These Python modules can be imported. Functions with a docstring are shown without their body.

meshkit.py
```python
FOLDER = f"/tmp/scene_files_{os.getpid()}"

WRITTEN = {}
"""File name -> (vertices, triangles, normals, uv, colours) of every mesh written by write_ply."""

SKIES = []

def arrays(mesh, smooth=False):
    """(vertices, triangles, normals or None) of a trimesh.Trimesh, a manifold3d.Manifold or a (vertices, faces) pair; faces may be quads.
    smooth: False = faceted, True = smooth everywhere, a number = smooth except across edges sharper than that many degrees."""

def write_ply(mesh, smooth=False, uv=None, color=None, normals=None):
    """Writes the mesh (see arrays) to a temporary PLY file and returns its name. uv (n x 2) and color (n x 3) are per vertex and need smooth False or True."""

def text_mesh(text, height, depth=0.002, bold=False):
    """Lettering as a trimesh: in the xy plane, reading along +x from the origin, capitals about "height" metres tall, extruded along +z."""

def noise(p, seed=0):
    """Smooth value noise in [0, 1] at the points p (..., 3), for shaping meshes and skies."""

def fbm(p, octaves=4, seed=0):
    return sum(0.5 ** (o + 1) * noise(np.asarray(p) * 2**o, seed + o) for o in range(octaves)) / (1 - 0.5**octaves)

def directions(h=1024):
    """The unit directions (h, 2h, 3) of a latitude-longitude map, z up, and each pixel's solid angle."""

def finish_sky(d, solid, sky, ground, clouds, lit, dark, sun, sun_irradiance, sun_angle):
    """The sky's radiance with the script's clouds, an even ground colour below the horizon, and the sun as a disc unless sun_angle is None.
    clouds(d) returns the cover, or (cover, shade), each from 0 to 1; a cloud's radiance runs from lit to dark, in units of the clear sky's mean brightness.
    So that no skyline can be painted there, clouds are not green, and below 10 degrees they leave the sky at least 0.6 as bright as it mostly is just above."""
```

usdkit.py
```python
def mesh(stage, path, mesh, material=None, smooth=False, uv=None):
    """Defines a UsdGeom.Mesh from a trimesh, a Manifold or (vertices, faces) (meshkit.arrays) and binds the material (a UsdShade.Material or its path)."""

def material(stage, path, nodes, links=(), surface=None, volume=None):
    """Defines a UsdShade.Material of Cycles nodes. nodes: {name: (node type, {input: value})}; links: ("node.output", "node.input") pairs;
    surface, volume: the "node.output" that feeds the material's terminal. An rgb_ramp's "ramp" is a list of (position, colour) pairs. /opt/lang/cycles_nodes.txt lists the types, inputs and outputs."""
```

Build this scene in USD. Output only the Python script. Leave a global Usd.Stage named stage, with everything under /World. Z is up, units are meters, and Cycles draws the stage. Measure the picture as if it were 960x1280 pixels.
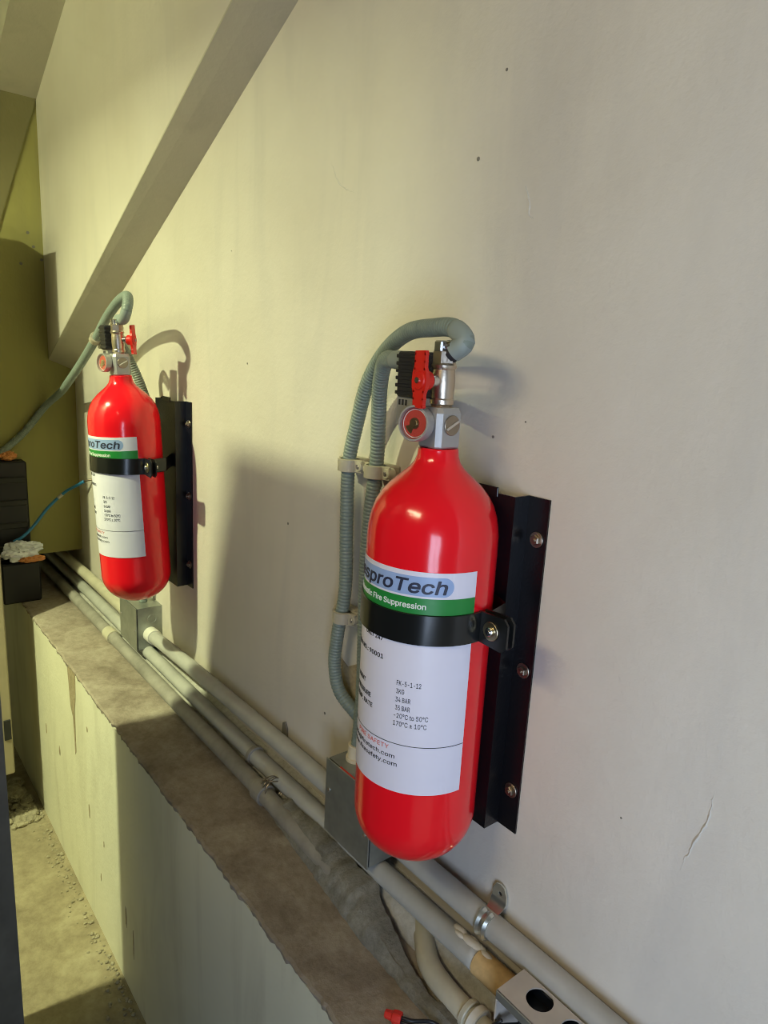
import math
import numpy as np
import trimesh
import manifold3d as m3
from shapely.geometry import Polygon, Point
from pxr import Usd, UsdGeom, UsdLux, UsdShade, Gf, Sdf
import usdkit
import meshkit

stage = Usd.Stage.CreateInMemory()
UsdGeom.SetStageUpAxis(stage, UsdGeom.Tokens.z)
UsdGeom.SetStageMetersPerUnit(stage, 1.0)
UsdGeom.Xform.Define(stage, '/World')
UsdGeom.Scope.Define(stage, '/World/Looks')

# Coordinates below: x along the wall (towards the viewer's right), y into the wall (wall face y = 0,
# room y < 0), z measured from eye level; H lifts everything so that the floor lies at z = 0.
H = 1.265
FLOOR = -1.265

# ------------------------------------------------------------------ camera, light, exposure
R = np.array([[0.61940855, -0.20065347, 0.75899357],
              [0.78334569, 0.09394593, -0.61444584],
              [0.05198633, 0.97514735, 0.21537195]])          # columns: right, up, back
cam = UsdGeom.Camera.Define(stage, '/World/camera')
M = np.eye(4)
M[:3, :3] = R.T
M[3, :3] = (0.496, -0.55, H)
cam.AddTransformOp().Set(Gf.Matrix4d(M.tolist()))
cam.CreateHorizontalApertureAttr(36.0)
cam.CreateVerticalApertureAttr(48.0)
cam.CreateFocalLengthAttr(36.0 * 870.0 / 960.0)
cam.CreateFStopAttr(0.0)
cam.CreateClippingRangeAttr(Gf.Vec2f(0.02, 200))
EXPOSURE = 0.35
cam.CreateExposureAttr(EXPOSURE)

YELLOW = dict(color=(0.86, 0.91, 0.51), power=45.0)
WHITE = dict(color=(1.0, 0.85, 0.52), power=6.8)
FILL = dict(color=(0.60, 0.75, 1.0), power=30.0)
AMBIENT = (0.62, 0.60, 0.62)
AMBIENT_STRENGTH = 0.03

dome = UsdLux.DomeLight.Define(stage, '/World/ambient_sky')
dome.CreateColorAttr(Gf.Vec3f(*AMBIENT))
dome.CreateIntensityAttr(AMBIENT_STRENGTH)


def area_light(path, pos, look, w, h, color, power):
    r = UsdLux.RectLight.Define(stage, path)
    z = np.array(pos, float) - np.array(look, float)
    z /= np.linalg.norm(z)
    x = np.cross((0, 0, 1.0), z); x /= np.linalg.norm(x)
    y = np.cross(z, x)
    m = np.eye(4); m[0, :3] = x; m[1, :3] = y; m[2, :3] = z
    m[3, :3] = (pos[0], pos[1], pos[2] + H)
    r.AddTransformOp().Set(Gf.Matrix4d(m.tolist()))
    r.CreateWidthAttr(w); r.CreateHeightAttr(h)
    r.CreateColorAttr(Gf.Vec3f(*color))
    r.CreateIntensityAttr(power / (w * h) / math.pi)
    return r


# blue fill light added behind a made-up rear window, and a tube lamp high on the rear wall
area_light('/World/fill_light', (1.60, -1.28, -0.40), (1.60, 0.0, -0.40), 1.1, 1.0, **FILL)
area_light('/World/tube_light', (0.15, -1.215, 0.55), (0.0, -0.1, -1.0), 0.55, 0.18, **WHITE)
LAMP = (-0.81, -1.07, 0.75)
sl = UsdLux.DiskLight.Define(stage, '/World/work_light')        # a shaded lamp: it shines down, a little away from the wall
ld = np.array([0.0, -0.27, -0.963]); ld /= np.linalg.norm(ld)
lx = np.array([1.0, 0, 0]); ly = np.cross(-ld, lx)
m = np.eye(4); m[0, :3] = lx; m[1, :3] = ly; m[2, :3] = -ld; m[3, :3] = (LAMP[0], LAMP[1], LAMP[2] + H)
sl.AddTransformOp().Set(Gf.Matrix4d(m.tolist()))
sl.CreateRadiusAttr(0.028)
sl.CreateColorAttr(Gf.Vec3f(*YELLOW['color']))
sl.CreateIntensityAttr(YELLOW['power'] / (math.pi * 0.028 ** 2) / math.pi)

# ------------------------------------------------------------------ materials
MATS = {}


def mat(name, nodes, links, surface='p.BSDF'):
    MATS[name] = usdkit.material(stage, '/World/Looks/' + name, nodes, links, surface=surface)
    return MATS[name]


def plain(name, color, rough=0.5, metal=0.0, coat=0.0, bump=0.0, bscale=200.0, var=0.0, vscale=30.0, spec=0.5):
    nodes = {'p': ('principled_bsdf', {'base_color': color, 'roughness': rough, 'metallic': metal, 'coat_weight': coat,
                                       'coat_roughness': 0.05, 'specular_ior_level': spec}),
             'g': ('geometry', {})}
    links = []
    if var > 0:
        nodes['n'] = ('noise_texture', {'scale': vscale, 'detail': 5.0, 'roughness': 0.6})
        nodes['r'] = ('rgb_ramp', {'ramp': [(0.25, tuple(c * (1 - var) for c in color)), (0.75, tuple(min(1, c * (1 + var)) for c in color))]})
        links += [('g.position', 'n.vector'), ('n.fac', 'r.fac'), ('r.color', 'p.base_color')]
    if bump > 0:
        nodes['bn'] = ('noise_texture', {'scale': bscale, 'detail': 4.0})
        nodes['b'] = ('bump', {'strength': bump, 'distance': 0.002})
        links += [('g.position', 'bn.vector'), ('bn.fac', 'b.height'), ('b.normal', 'p.normal')]
    return mat(name, nodes, links)


def plaster(name, a, b, c, stain, rough=0.75):
    """Painted plaster: two broad tones, upright wiping streaks, faint stains, trowel relief."""
    return mat(name, {
        'g': ('geometry', {}),
        'n1': ('noise_texture', {'scale': 2.6, 'detail': 4.0, 'roughness': 0.55}),
        'r1': ('rgb_ramp', {'ramp': [(0.32, a), (0.68, b)]}),
        'm': ('mapping', {'scale': (5.0, 5.0, 0.9), 'rotation': (0.0, 0.35, 0.0)}),
        'n2': ('noise_texture', {'scale': 2.2, 'detail': 5.0, 'roughness': 0.6, 'distortion': 0.6}),
        'r2': ('rgb_ramp', {'ramp': [(0.50, (0, 0, 0)), (0.78, (1, 1, 1))]}),
        's2': ('math', {'math_type': 'multiply', 'value2': stain}),
        'mx': ('mix_color', {'b': c}),
        'n3': ('noise_texture', {'scale': 14.0, 'detail': 6.0, 'roughness': 0.65}),
        'n4': ('noise_texture', {'scale': 160.0, 'detail': 3.0}),
        'ad': ('math', {'math_type': 'multiply_add', 'value2': 0.12}),
        'b': ('bump', {'strength': 0.35, 'distance': 0.006}),
        'p': ('principled_bsdf', {'roughness': rough, 'specular_ior_level': 0.3}),
    }, [('g.position', 'n1.vector'), ('n1.fac', 'r1.fac'), ('g.position', 'm.vector'), ('m.vector', 'n2.vector'),
        ('n2.fac', 'r2.fac'), ('r2.color', 's2.value1'), ('s2.value', 'mx.fac'), ('r1.color', 'mx.a'),
        ('mx.result', 'p.base_color'), ('g.position', 'n3.vector'), ('g.position', 'n4.vector'),
        ('n4.fac', 'ad.value1'), ('n3.fac', 'ad.value3'), ('ad.value', 'b.height'), ('b.normal', 'p.normal')])


def concrete(name, a, b, c, scale=9.0, bump=0.6):
    return mat(name, {
        'g': ('geometry', {}),
        'n1': ('noise_texture', {'scale': scale, 'detail': 8.0, 'roughness': 0.65, 'distortion': 0.4}),
        'r1': ('rgb_ramp', {'ramp': [(0.30, a), (0.52, b), (0.75, c)]}),
        'n2': ('noise_texture', {'scale': scale * 7, 'detail': 6.0, 'roughness': 0.7}),
        'r2': ('rgb_ramp', {'ramp': [(0.35, (0.72, 0.70, 0.68)), (0.6, (1, 1, 1))]}),
        'mx': ('mix_color', {'blend_type': 'multiply', 'fac': 0.8}),
        'b': ('bump', {'strength': bump, 'distance': 0.004}),
        'p': ('principled_bsdf', {'roughness': 0.85, 'specular_ior_level': 0.25}),
    }, [('g.position', 'n1.vector'), ('n1.fac', 'r1.fac'), ('g.position', 'n2.vector'), ('n2.fac', 'r2.fac'),
        ('r1.color', 'mx.a'), ('r2.color', 'mx.b'), ('mx.result', 'p.base_color'), ('n2.fac', 'b.height'), ('b.normal', 'p.normal')])


plaster('wall_paint', (0.60, 0.55, 0.47), (0.68, 0.635, 0.56), (0.46, 0.44, 0.42), 0.3)
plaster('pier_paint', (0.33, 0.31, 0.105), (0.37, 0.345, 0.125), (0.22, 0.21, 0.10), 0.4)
plaster('ledge_paint', (0.74, 0.72, 0.56), (0.82, 0.80, 0.63), (0.44, 0.40, 0.28), 0.45)
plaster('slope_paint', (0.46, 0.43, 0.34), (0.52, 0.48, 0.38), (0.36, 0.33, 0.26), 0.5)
plaster('olive_shade', (0.20, 0.18, 0.085), (0.235, 0.21, 0.10), (0.16, 0.145, 0.075), 0.5)  # olive darkened to carry the shade under the beam
concrete('ledge_concrete', (0.22, 0.18, 0.14), (0.36, 0.31, 0.25), (0.47, 0.42, 0.34))
concrete('floor_concrete', (0.24, 0.20, 0.13), (0.36, 0.31, 0.20), (0.46, 0.41, 0.28), 6.0)
concrete('mortar', (0.17, 0.165, 0.14), (0.27, 0.265, 0.23), (0.38, 0.375, 0.33), 22.0)
concrete('plaster_filler', (0.42, 0.40, 0.34), (0.52, 0.51, 0.46), (0.60, 0.58, 0.53), 14.0, 0.4)
concrete('plaster_stain', (0.36, 0.29, 0.18), (0.46, 0.38, 0.25), (0.50, 0.43, 0.30), 18.0, 0.5)
plain('red_paint', (0.92, 0.010, 0.020), 0.17, coat=0.25, spec=0.45)
plain('black_paint', (0.006, 0.006, 0.008), 0.28, bump=0.15, bscale=350)
plain('strap_black', (0.010, 0.011, 0.011), 0.22)
plain('brass_plated', (0.50, 0.41, 0.27), 0.33, metal=1.0, bump=0.1, bscale=400)
plain('bolt_steel', (0.36, 0.31, 0.25), 0.38, metal=1.0)
plain('zinc_gold', (0.50, 0.42, 0.25), 0.32, metal=1.0)
plain('bright_steel', (0.72, 0.71, 0.70), 0.18, metal=1.0)
plain('nickel', (0.60, 0.52, 0.42), 0.34, metal=1.0, bump=0.12, bscale=300)
plain('cast_zinc', (0.46, 0.46, 0.46), 0.5, metal=0.6, bump=0.12, bscale=300)
plain('galvanised', (0.34, 0.36, 0.33), 0.42, metal=0.7, var=0.22, vscale=35)
plain('galvanised_bright', (0.70, 0.71, 0.64), 0.25, metal=0.9, var=0.1, vscale=60)
plain('valve_red', (0.70, 0.018, 0.010), 0.35)
plain('nut_red', (0.68, 0.03, 0.02), 0.38)
plain('black_plastic', (0.014, 0.014, 0.018), 0.45)
plain('hose_grey', (0.215, 0.265, 0.235), 0.42, var=0.12, vscale=60)
plain('hose_sleeve', (0.27, 0.32, 0.30), 0.5)
plain('clip_beige', (0.46, 0.42, 0.32), 0.5, var=0.1, vscale=50)
plain('pipe_paint', (0.43, 0.43, 0.40), 0.42, var=0.16, vscale=16, bump=0.15, bscale=60)
plain('pipe_dusty', (0.30, 0.285, 0.25), 0.6, var=0.35, vscale=18, bump=0.3, bscale=80)
plain('pipe_cream', (0.50, 0.47, 0.36), 0.38, var=0.22, vscale=16)
plain('white_plastic', (0.74, 0.73, 0.66), 0.4)
plain('cream_gland', (0.70, 0.62, 0.44), 0.45)
plain('orange_stain', (0.56, 0.39, 0.18), 0.5, var=0.35, vscale=40)
plain('paint_drip', (0.60, 0.55, 0.45), 0.6, bump=0.4, bscale=120)
plain('box_beige', (0.50, 0.46, 0.41), 0.55, var=0.12, vscale=30)
plain('dark_hole', (0.006, 0.008, 0.012), 0.3)
plain('label_white', (0.80, 0.78, 0.91), 0.38)
plain('label_blue', (0.33, 0.46, 0.76), 0.4)
plain('label_green', (0.018, 0.25, 0.045), 0.4)
plain('ink_navy', (0.03, 0.035, 0.07), 0.5)
plain('ink_black', (0.02, 0.02, 0.025), 0.5)
plain('ink_red', (0.65, 0.12, 0.10), 0.5)
plain('ink_white', (0.85, 0.87, 0.85), 0.5)
plain('gauge_red', (0.60, 0.07, 0.05), 0.45)
plain('cable_black', (0.012, 0.013, 0.016), 0.4)
plain('cable_blue', (0.03, 0.20, 0.42), 0.4)
plain('cable_green', (0.10, 0.25, 0.05), 0.4)
plain('cabinet_grey', (0.10, 0.098, 0.088), 0.5, var=0.25, vscale=25, bump=0.35, bscale=40)
plain('cabinet_cream', (0.38, 0.33, 0.22), 0.5, var=0.06, vscale=12)
plain('rubber_dark', (0.02, 0.02, 0.02), 0.6)
plain('rear_paint', (0.26, 0.25, 0.22), 0.8, var=0.05, vscale=4)
plain('foil', (0.74, 0.77, 0.86), 0.22, metal=0.25)
plain('orange_scrap', (0.72, 0.30, 0.10), 0.45)
plain('rubble', (0.36, 0.32, 0.22), 0.9, var=0.4, vscale=60)
plain('crack_edge', (0.60, 0.57, 0.51), 0.8)
plain('crack_gap', (0.20, 0.185, 0.155), 0.9)
mat('gauge_glass', {'t': ('transparent_bsdf', {'color': (0.98, 0.98, 0.98)}), 'g': ('glossy_bsdf', {'roughness': 0.03, 'color': (1, 1, 1)}),
                    'm': ('mix_closure', {'fac': 0.06})},
    [('t.BSDF', 'm.closure1'), ('g.BSDF', 'm.closure2')], surface='m.closure')

# ------------------------------------------------------------------ object helpers
USED = {}


def numbered(parent, name):
    key = f'{parent}/{name}'
    n = USED.get(key, 0)
    USED[key] = n + 1
    return key if n == 0 else f'{key}_{n:03d}'


ORIGIN = {}


def tag(p, label=None, cat=None, group=None, kind=None):
    p = p.GetPrim()
    for k, v in (('label', label), ('category', cat), ('group', group), ('kind', kind)):
        if v:
            p.SetCustomDataByKey(k, v)
    return p


def thing(name, loc, label=None, cat=None, group=None, kind=None, rot=None):
    """An Xform at the thing's base; its parts are given in the shared coordinates unless rot (3x3) is set."""
    path = numbered('/World', name)
    x = UsdGeom.Xform.Define(stage, path)
    m = np.eye(4)
    if rot is not None:
        m[:3, :3] = np.asarray(rot).T
    m[3, :3] = (loc[0], loc[1], loc[2] + H)
    x.AddTransformOp().Set(Gf.Matrix4d(m.tolist()))
    ORIGIN[path] = np.zeros(3) if rot is not None else np.array(loc, float)
    tag(x, label, cat, group, kind)
    return path


def as_tm(mesh):
    if hasattr(mesh, 'to_mesh'):
        g = mesh.to_mesh()
        return trimesh.Trimesh(np.array(g.vert_properties[:, :3]), np.array(g.tri_verts), process=False)
    return mesh


def part(parent, name, mesh, material, smooth=35, label=None, kind=None):
    path = numbered(parent, name)
    top = '/'.join(path.split('/')[:3])
    t = as_tm(mesh).copy()
    t.apply_translation(-ORIGIN[top])
    ORIGIN[path] = ORIGIN[top]
    p = usdkit.mesh(stage, path, t, MATS[material], smooth=smooth)
    tag(p, label, None, None, kind)
    return path


def solo(name, mesh, material, label=None, cat=None, group=None, kind=None, smooth=35):
    """A thing that is one mesh, with its pivot at its base."""
    t = as_tm(mesh).copy()
    lo, hi = t.bounds
    c = np.array([(lo[0] + hi[0]) / 2, (lo[1] + hi[1]) / 2, lo[2]])
    path = numbered('/World', name)
    t.apply_translation(-c)
    p = usdkit.mesh(stage, path, t, MATS[material], smooth=smooth)
    UsdGeom.Xformable(p).AddTranslateOp().Set(Gf.Vec3d(c[0], c[1], c[2] + H))
    ORIGIN[path] = c
    tag(p, label, cat, group, kind)
    return path


# ------------------------------------------------------------------ shape helpers
def box(x0, x1, y0, y1, z0, z1, b=0.0):
    if b <= 0:
        m = trimesh.creation.box((x1 - x0, y1 - y0, z1 - z0))
        m.apply_translation(((x0 + x1) / 2, (y0 + y1) / 2, (z0 + z1) / 2))
        return m
    pts = []
    lo, hi = np.array([x0, y0, z0]), np.array([x1, y1, z1])
    for s in np.ndindex(2, 2, 2):
        c = np.where(np.array(s) == 1, hi, lo)
        d = np.where(np.array(s) == 1, -1.0, 1.0)
        for k in range(3):
            q = c + d * b
            q[k] = c[k]
            pts.append(q)
    return trimesh.convex.convex_hull(np.array(pts))


def join(*ms):
    return trimesh.util.concatenate([as_tm(m) for m in ms])


def rot_to(axis):
    return trimesh.geometry.align_vectors([0, 0, 1], np.asarray(axis, float) / np.linalg.norm(axis))


def cyl(c, axis, r, h, n=28, r2=None, bevel=0.0):
    """A cylinder or cone from c along axis, length h, with bevelled rims."""
    r2 = r if r2 is None else r2
    b = bevel
    prof = [(0, 0), (r - b, 0), (r, b), (r2, h - b), (r2 - b, h), (0, h)] if b > 0 else [(0, 0), (r, 0), (r2, h), (0, h)]
    m = trimesh.creation.revolve(np.array(prof), sections=n)
    m.apply_transform(rot_to(axis))
    m.apply_translation(c)
    return m


def hexa(c, axis, r, h, n=6, b=0.0007):
    ang = np.arange(n) * 2 * math.pi / n
    ring = np.stack([np.cos(ang), np.sin(ang)], 1)
    pts = np.vstack([np.c_[ring * (r - b), np.zeros(n)], np.c_[ring * r, np.full(n, b)], np.c_[ring * r, np.full(n, h - b)], np.c_[ring * (r - b), np.full(n, h)]])
    m = trimesh.convex.convex_hull(pts)
    m.apply_transform(rot_to(axis))
    m.apply_translation(c)
    return m


def lathe(profile, n=64):
    return trimesh.creation.revolve(np.array(profile, float), sections=n)


def ring(c, axis, r, tube, n=40, k=12):
    a = np.linspace(0, 2 * math.pi, k + 1)
    prof = np.c_[r + tube * np.cos(a), tube * np.sin(a)]
    m = trimesh.creation.revolve(prof, sections=n)
    m.apply_transform(rot_to(axis))
    m.apply_translation(c)
    return m


def spline(pts, step):
    pts = np.asarray(pts, float)
    P = np.vstack([2 * pts[0] - pts[1], pts, 2 * pts[-1] - pts[-2]])
    out = []
    for i in range(1, len(P) - 2):
        p0, p1, p2, p3 = P[i - 1:i + 3]
        t0, t1 = 0.0, max(np.linalg.norm(p1 - p0), 1e-6) ** 0.5
        t2 = t1 + max(np.linalg.norm(p2 - p1), 1e-6) ** 0.5
        t3 = t2 + max(np.linalg.norm(p3 - p2), 1e-6) ** 0.5
        n = max(4, int(np.linalg.norm(p2 - p1) / step * 3))
        for t in np.linspace(t1, t2, n, endpoint=False):
            a1 = (t1 - t) / (t1 - t0) * p0 + (t - t0) / (t1 - t0) * p1
            a2 = (t2 - t) / (t2 - t1) * p1 + (t - t1) / (t2 - t1) * p2
            a3 = (t3 - t) / (t3 - t2) * p2 + (t - t2) / (t3 - t2) * p3
            b1 = (t2 - t) / (t2 - t0) * a1 + (t - t0) / (t2 - t0) * a2
            b2 = (t3 - t) / (t3 - t1) * a2 + (t - t1) / (t3 - t1) * a3
            out.append((t2 - t) / (t2 - t1) * b1 + (t - t1) / (t2 - t1) * b2)
    out.append(pts[-1])
    out = np.array(out)
    s = np.r_[0, np.cumsum(np.linalg.norm(np.diff(out, axis=0), axis=1))]
    q = np.linspace(0, s[-1], max(2, int(s[-1] / step) + 1))
    return np.stack([np.interp(q, s, out[:, k]) for k in range(3)], 1)


def sweep(path, radius, n=18):
    """A tube along path; radius a number or one per point; closed at both ends."""
    path = np.asarray(path, float)
    rad = np.broadcast_to(radius, len(path))
    T = np.gradient(path, axis=0)
    T /= np.linalg.norm(T, axis=1, keepdims=True)
    u = np.cross(T[0], [0.13, 0.31, 0.94]); u /= np.linalg.norm(u)
    ang = np.linspace(0, 2 * math.pi, n, endpoint=False)
    rings = []
    for p, t, r in zip(path, T, rad):
        u = u - (u @ t) * t; u /= np.linalg.norm(u)
        w = np.cross(t, u)
        rings.append(p + r * (np.cos(ang)[:, None] * u + np.sin(ang)[:, None] * w))
    v = np.vstack(rings + [path[:1], path[-1:]])
    f = []
    m = len(path)
    i = np.arange(n); j = (i + 1) % n
    for k in range(m - 1):
        a, b = k * n, (k + 1) * n
        f.append(np.c_[a + i, a + j, b + j]); f.append(np.c_[a + i, b + j, b + i])
    f.append(np.c_[np.full(n, m * n), j, i])
    f.append(np.c_[np.full(n, m * n + 1), (m - 1) * n + i, (m - 1) * n + j])
    return trimesh.Trimesh(v, np.vstack(f), process=False)


def tube(pts, r, step=0.006, n=18):
    return sweep(spline(pts, step), r, n)


def corrugated(pts, r, pitch=0.0047, depth=0.0011, smooth_head=0.0, n=22):
    p = spline(pts, pitch / 7)
    s = np.r_[0, np.cumsum(np.linalg.norm(np.diff(p, axis=0), axis=1))]
    wave = np.abs(np.sin(math.pi * s / pitch)) ** 0.6
    rad = r - depth * (1 - wave)
    rad[s < smooth_head] = r
    return sweep(p, rad, n)


def sleeve(pts, k, r=0.0096):
    p = spline(pts, 0.003)[:k]
    rad = np.full(len(p), r); rad[-2:] = (r - 0.0006, r - 0.0016)
    return sweep(p, rad, 22)


def rod(a, b, r, n=20):
    a, b = np.array(a, float), np.array(b, float)
    k = max(2, int(np.linalg.norm(b - a) / 0.05))
    return sweep(a + np.linspace(0, 1, k)[:, None] * (b - a), r, n)


def plate(poly, axis, at, thick):
    """Extrude a shapely polygon: axis 'x' polygon in (y,z), 'y' in (x,z), 'z' in (x,y)."""
    m = trimesh.creation.extrude_polygon(poly, thick, engine='earcut')
    v = m.vertices.copy()
    if axis == 'y':
        m.vertices = np.c_[v[:, 0], at + v[:, 2], v[:, 1]]
        m.invert()
    elif axis == 'x':
        m.vertices = np.c_[at + v[:, 2], v[:, 0], v[:, 1]]
    else:
        m.vertices = np.c_[v[:, 0], v[:, 1], at + v[:, 2]]
    return m


def hullm(a, b):
    return m3.Manifold.batch_hull([a, b])


def grid_surface(P):
    """P (n, m, 3) points -> sheet."""
    n, m = P.shape[:2]
    idx = np.arange(n * m).reshape(n, m)
    a, b, c, d = idx[:-1, :-1].ravel(), idx[1:, :-1].ravel(), idx[1:, 1:].ravel(), idx[:-1, 1:].ravel()
    return trimesh.Trimesh(P.reshape(-1, 3), np.vstack([np.c_[a, b, c], np.c_[a, c, d]]), process=False)


def loft(sections):
    """Closed solid through equal-length closed rings (k, n, 3)."""
    S = np.asarray(sections)
    k, n = S.shape[:2]
    v = S.reshape(-1, 3)
    f = []
    i = np.arange(n); j = (i + 1) % n
    for q in range(k - 1):
        a, b = q * n, (q + 1) * n
        f += [np.c_[a + i, b + j, a + j], np.c_[a + i, b + i, b + j]]
    v = np.vstack([v, S[0].mean(0), S[-1].mean(0)])
    f += [np.c_[np.full(n, k * n), i, j], np.c_[np.full(n, k * n + 1), (k - 1) * n + j, (k - 1) * n + i]]
    t = trimesh.Trimesh(v, np.vstack(f), process=False)
    t.fix_normals()
    return t


# ------------------------------------------------------------------ the setting
solo('floor', box(-3.0, 2.5, -1.3, 0.1, FLOOR - 0.1, FLOOR), 'floor_concrete', 'dusty concrete floor beside the low ledge', 'floor', kind='structure')
wb = thing('wall_back', (0, 0, FLOOR), 'cream plastered wall carrying the two red cylinders', 'wall', kind='structure')
part(wb, 'plaster', box(-3.0, 2.5, 0.0, 0.12, FLOOR, 1.75), 'wall_paint')


def crack(pts, w=0.0011, seed=1):
    p = spline(pts, 0.003)
    g = np.random.default_rng(seed)
    p = p + np.c_[g.normal(0, 0.0005, len(p)), np.zeros(len(p)), g.normal(0, 0.0005, len(p))]
    r = w * (0.5 + g.random(len(p))) * np.sin(np.linspace(0.15, math.pi - 0.15, len(p)))
    return sweep(p, r, 6)


for k, c in enumerate([[(0.007, 0, 0.17), (0.013, 0, 0.155), (0.016, 0, 0.141), (0.022, 0, 0.138)],
                       [(0.273, 0, -0.338), (0.272, 0, -0.365), (0.264, 0, -0.393), (0.256, 0, -0.425)],
                       [(-0.334, 0, 0.25), (-0.31, 0, 0.217), (-0.27, 0, 0.2)]]):
    part(wb, 'crack', crack(c, 0.0011 if k < 2 else 0.0007, k), 'crack_edge')
# a rough unpainted patch where the hose enters, and small chips
g = np.random.default_rng(5)
patch = Polygon([(-0.262, -0.425), (-0.246, -0.432), (-0.225, -0.42), (-0.205, -0.44), (-0.2, -0.50), (-0.196, -0.525), (-0.212, -0.530), (-0.222, -0.508), (-0.25, -0.500), (-0.258, -0.47)])
part(wb, 'bare_patch', plate(patch, 'y', -0.0012, 0.0012), 'plaster_stain', smooth=False, label='rough unpainted brown patch under the hose bend')
for k, (x, z) in enumerate([(0.035, -0.055), (-0.007, -0.075), (-0.30, -0.53), (0.195, -0.41), (-0.03, 0.28), (-0.06, 0.205), (-0.62, 0.16), (-0.56, -0.02), (-0.42, -0.26), (-1.52, -0.36), (-1.46, -0.385)]):
    part(wb, 'chip', cyl((x, 0.0, z), (0, -1, 0), 0.0010 + 0.0006 * (k % 3), 0.0005, 7), 'crack_gap', smooth=False)
part(wb, 'chip', plate(Polygon([(-0.418, -0.600), (-0.411, -0.596), (-0.405, -0.606), (-0.404, -0.622), (-0.414, -0.628), (-0.420, -0.615)]), 'y', -0.003, 0.003), 'crack_gap', smooth=False, label='dark broken chip above the pipe')

# thicker upper part of the wall: its sloping lower edge runs up to the right
SL = 0.452
zl = lambda x: 0.464 + 0.4714 * (x + 0.490)     # front lower edge (y = -0.065)
zj = lambda x: 0.4645 + 0.4694 * (x + 0.426)     # joint with the wall (y = 0)
zs = lambda x: 0.713 + 0.43 * (x + 1.279)       # lower edge of the beam above
xa, xb = -1.75, 1.6
upper = trimesh.convex.convex_hull(np.array([(xa, -0.065, zl(xa)), (xb, -0.065, zl(xb)), (xa, 0, zj(xa)), (xb, 0, zj(xb)),
                                             (xa, -0.065, zs(xa) + 0.1), (xb, -0.065, zs(xb) + 0.1), (xa, 0, zs(xa) + 0.1), (xb, 0, zs(xb) + 0.1)]))
tr = thing('trim_1', (-0.5, -0.03, 0.4), 'thickened upper wall panel with a sloping lower edge', 'wall panel', kind='structure')
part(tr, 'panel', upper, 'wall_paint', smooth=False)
# the sloping underside, a thin sheet in a darker olive grey
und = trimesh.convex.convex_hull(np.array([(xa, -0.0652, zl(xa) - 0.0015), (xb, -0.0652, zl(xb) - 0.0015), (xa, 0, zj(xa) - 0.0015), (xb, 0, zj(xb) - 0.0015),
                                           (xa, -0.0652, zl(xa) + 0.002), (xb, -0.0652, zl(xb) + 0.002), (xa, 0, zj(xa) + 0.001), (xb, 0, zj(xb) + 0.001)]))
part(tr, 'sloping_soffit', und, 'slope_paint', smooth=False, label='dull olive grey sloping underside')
xc, xd = -2.4, 1.6
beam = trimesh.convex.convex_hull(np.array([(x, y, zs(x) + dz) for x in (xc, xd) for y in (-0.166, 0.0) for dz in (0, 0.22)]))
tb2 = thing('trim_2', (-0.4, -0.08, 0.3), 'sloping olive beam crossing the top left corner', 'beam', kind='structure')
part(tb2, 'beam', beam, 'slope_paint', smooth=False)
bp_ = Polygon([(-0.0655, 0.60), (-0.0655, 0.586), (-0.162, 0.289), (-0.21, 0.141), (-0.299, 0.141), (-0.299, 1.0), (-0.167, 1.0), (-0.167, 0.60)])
part(tb2, 'return', plate(bp_, 'x', -1.577, 0.006), 'olive_shade', smooth=False, label='thin added panel on the end pier, darkened for the shade under the beam')  # thin added panel; the soffit's shade is painted in as dark olive
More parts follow.
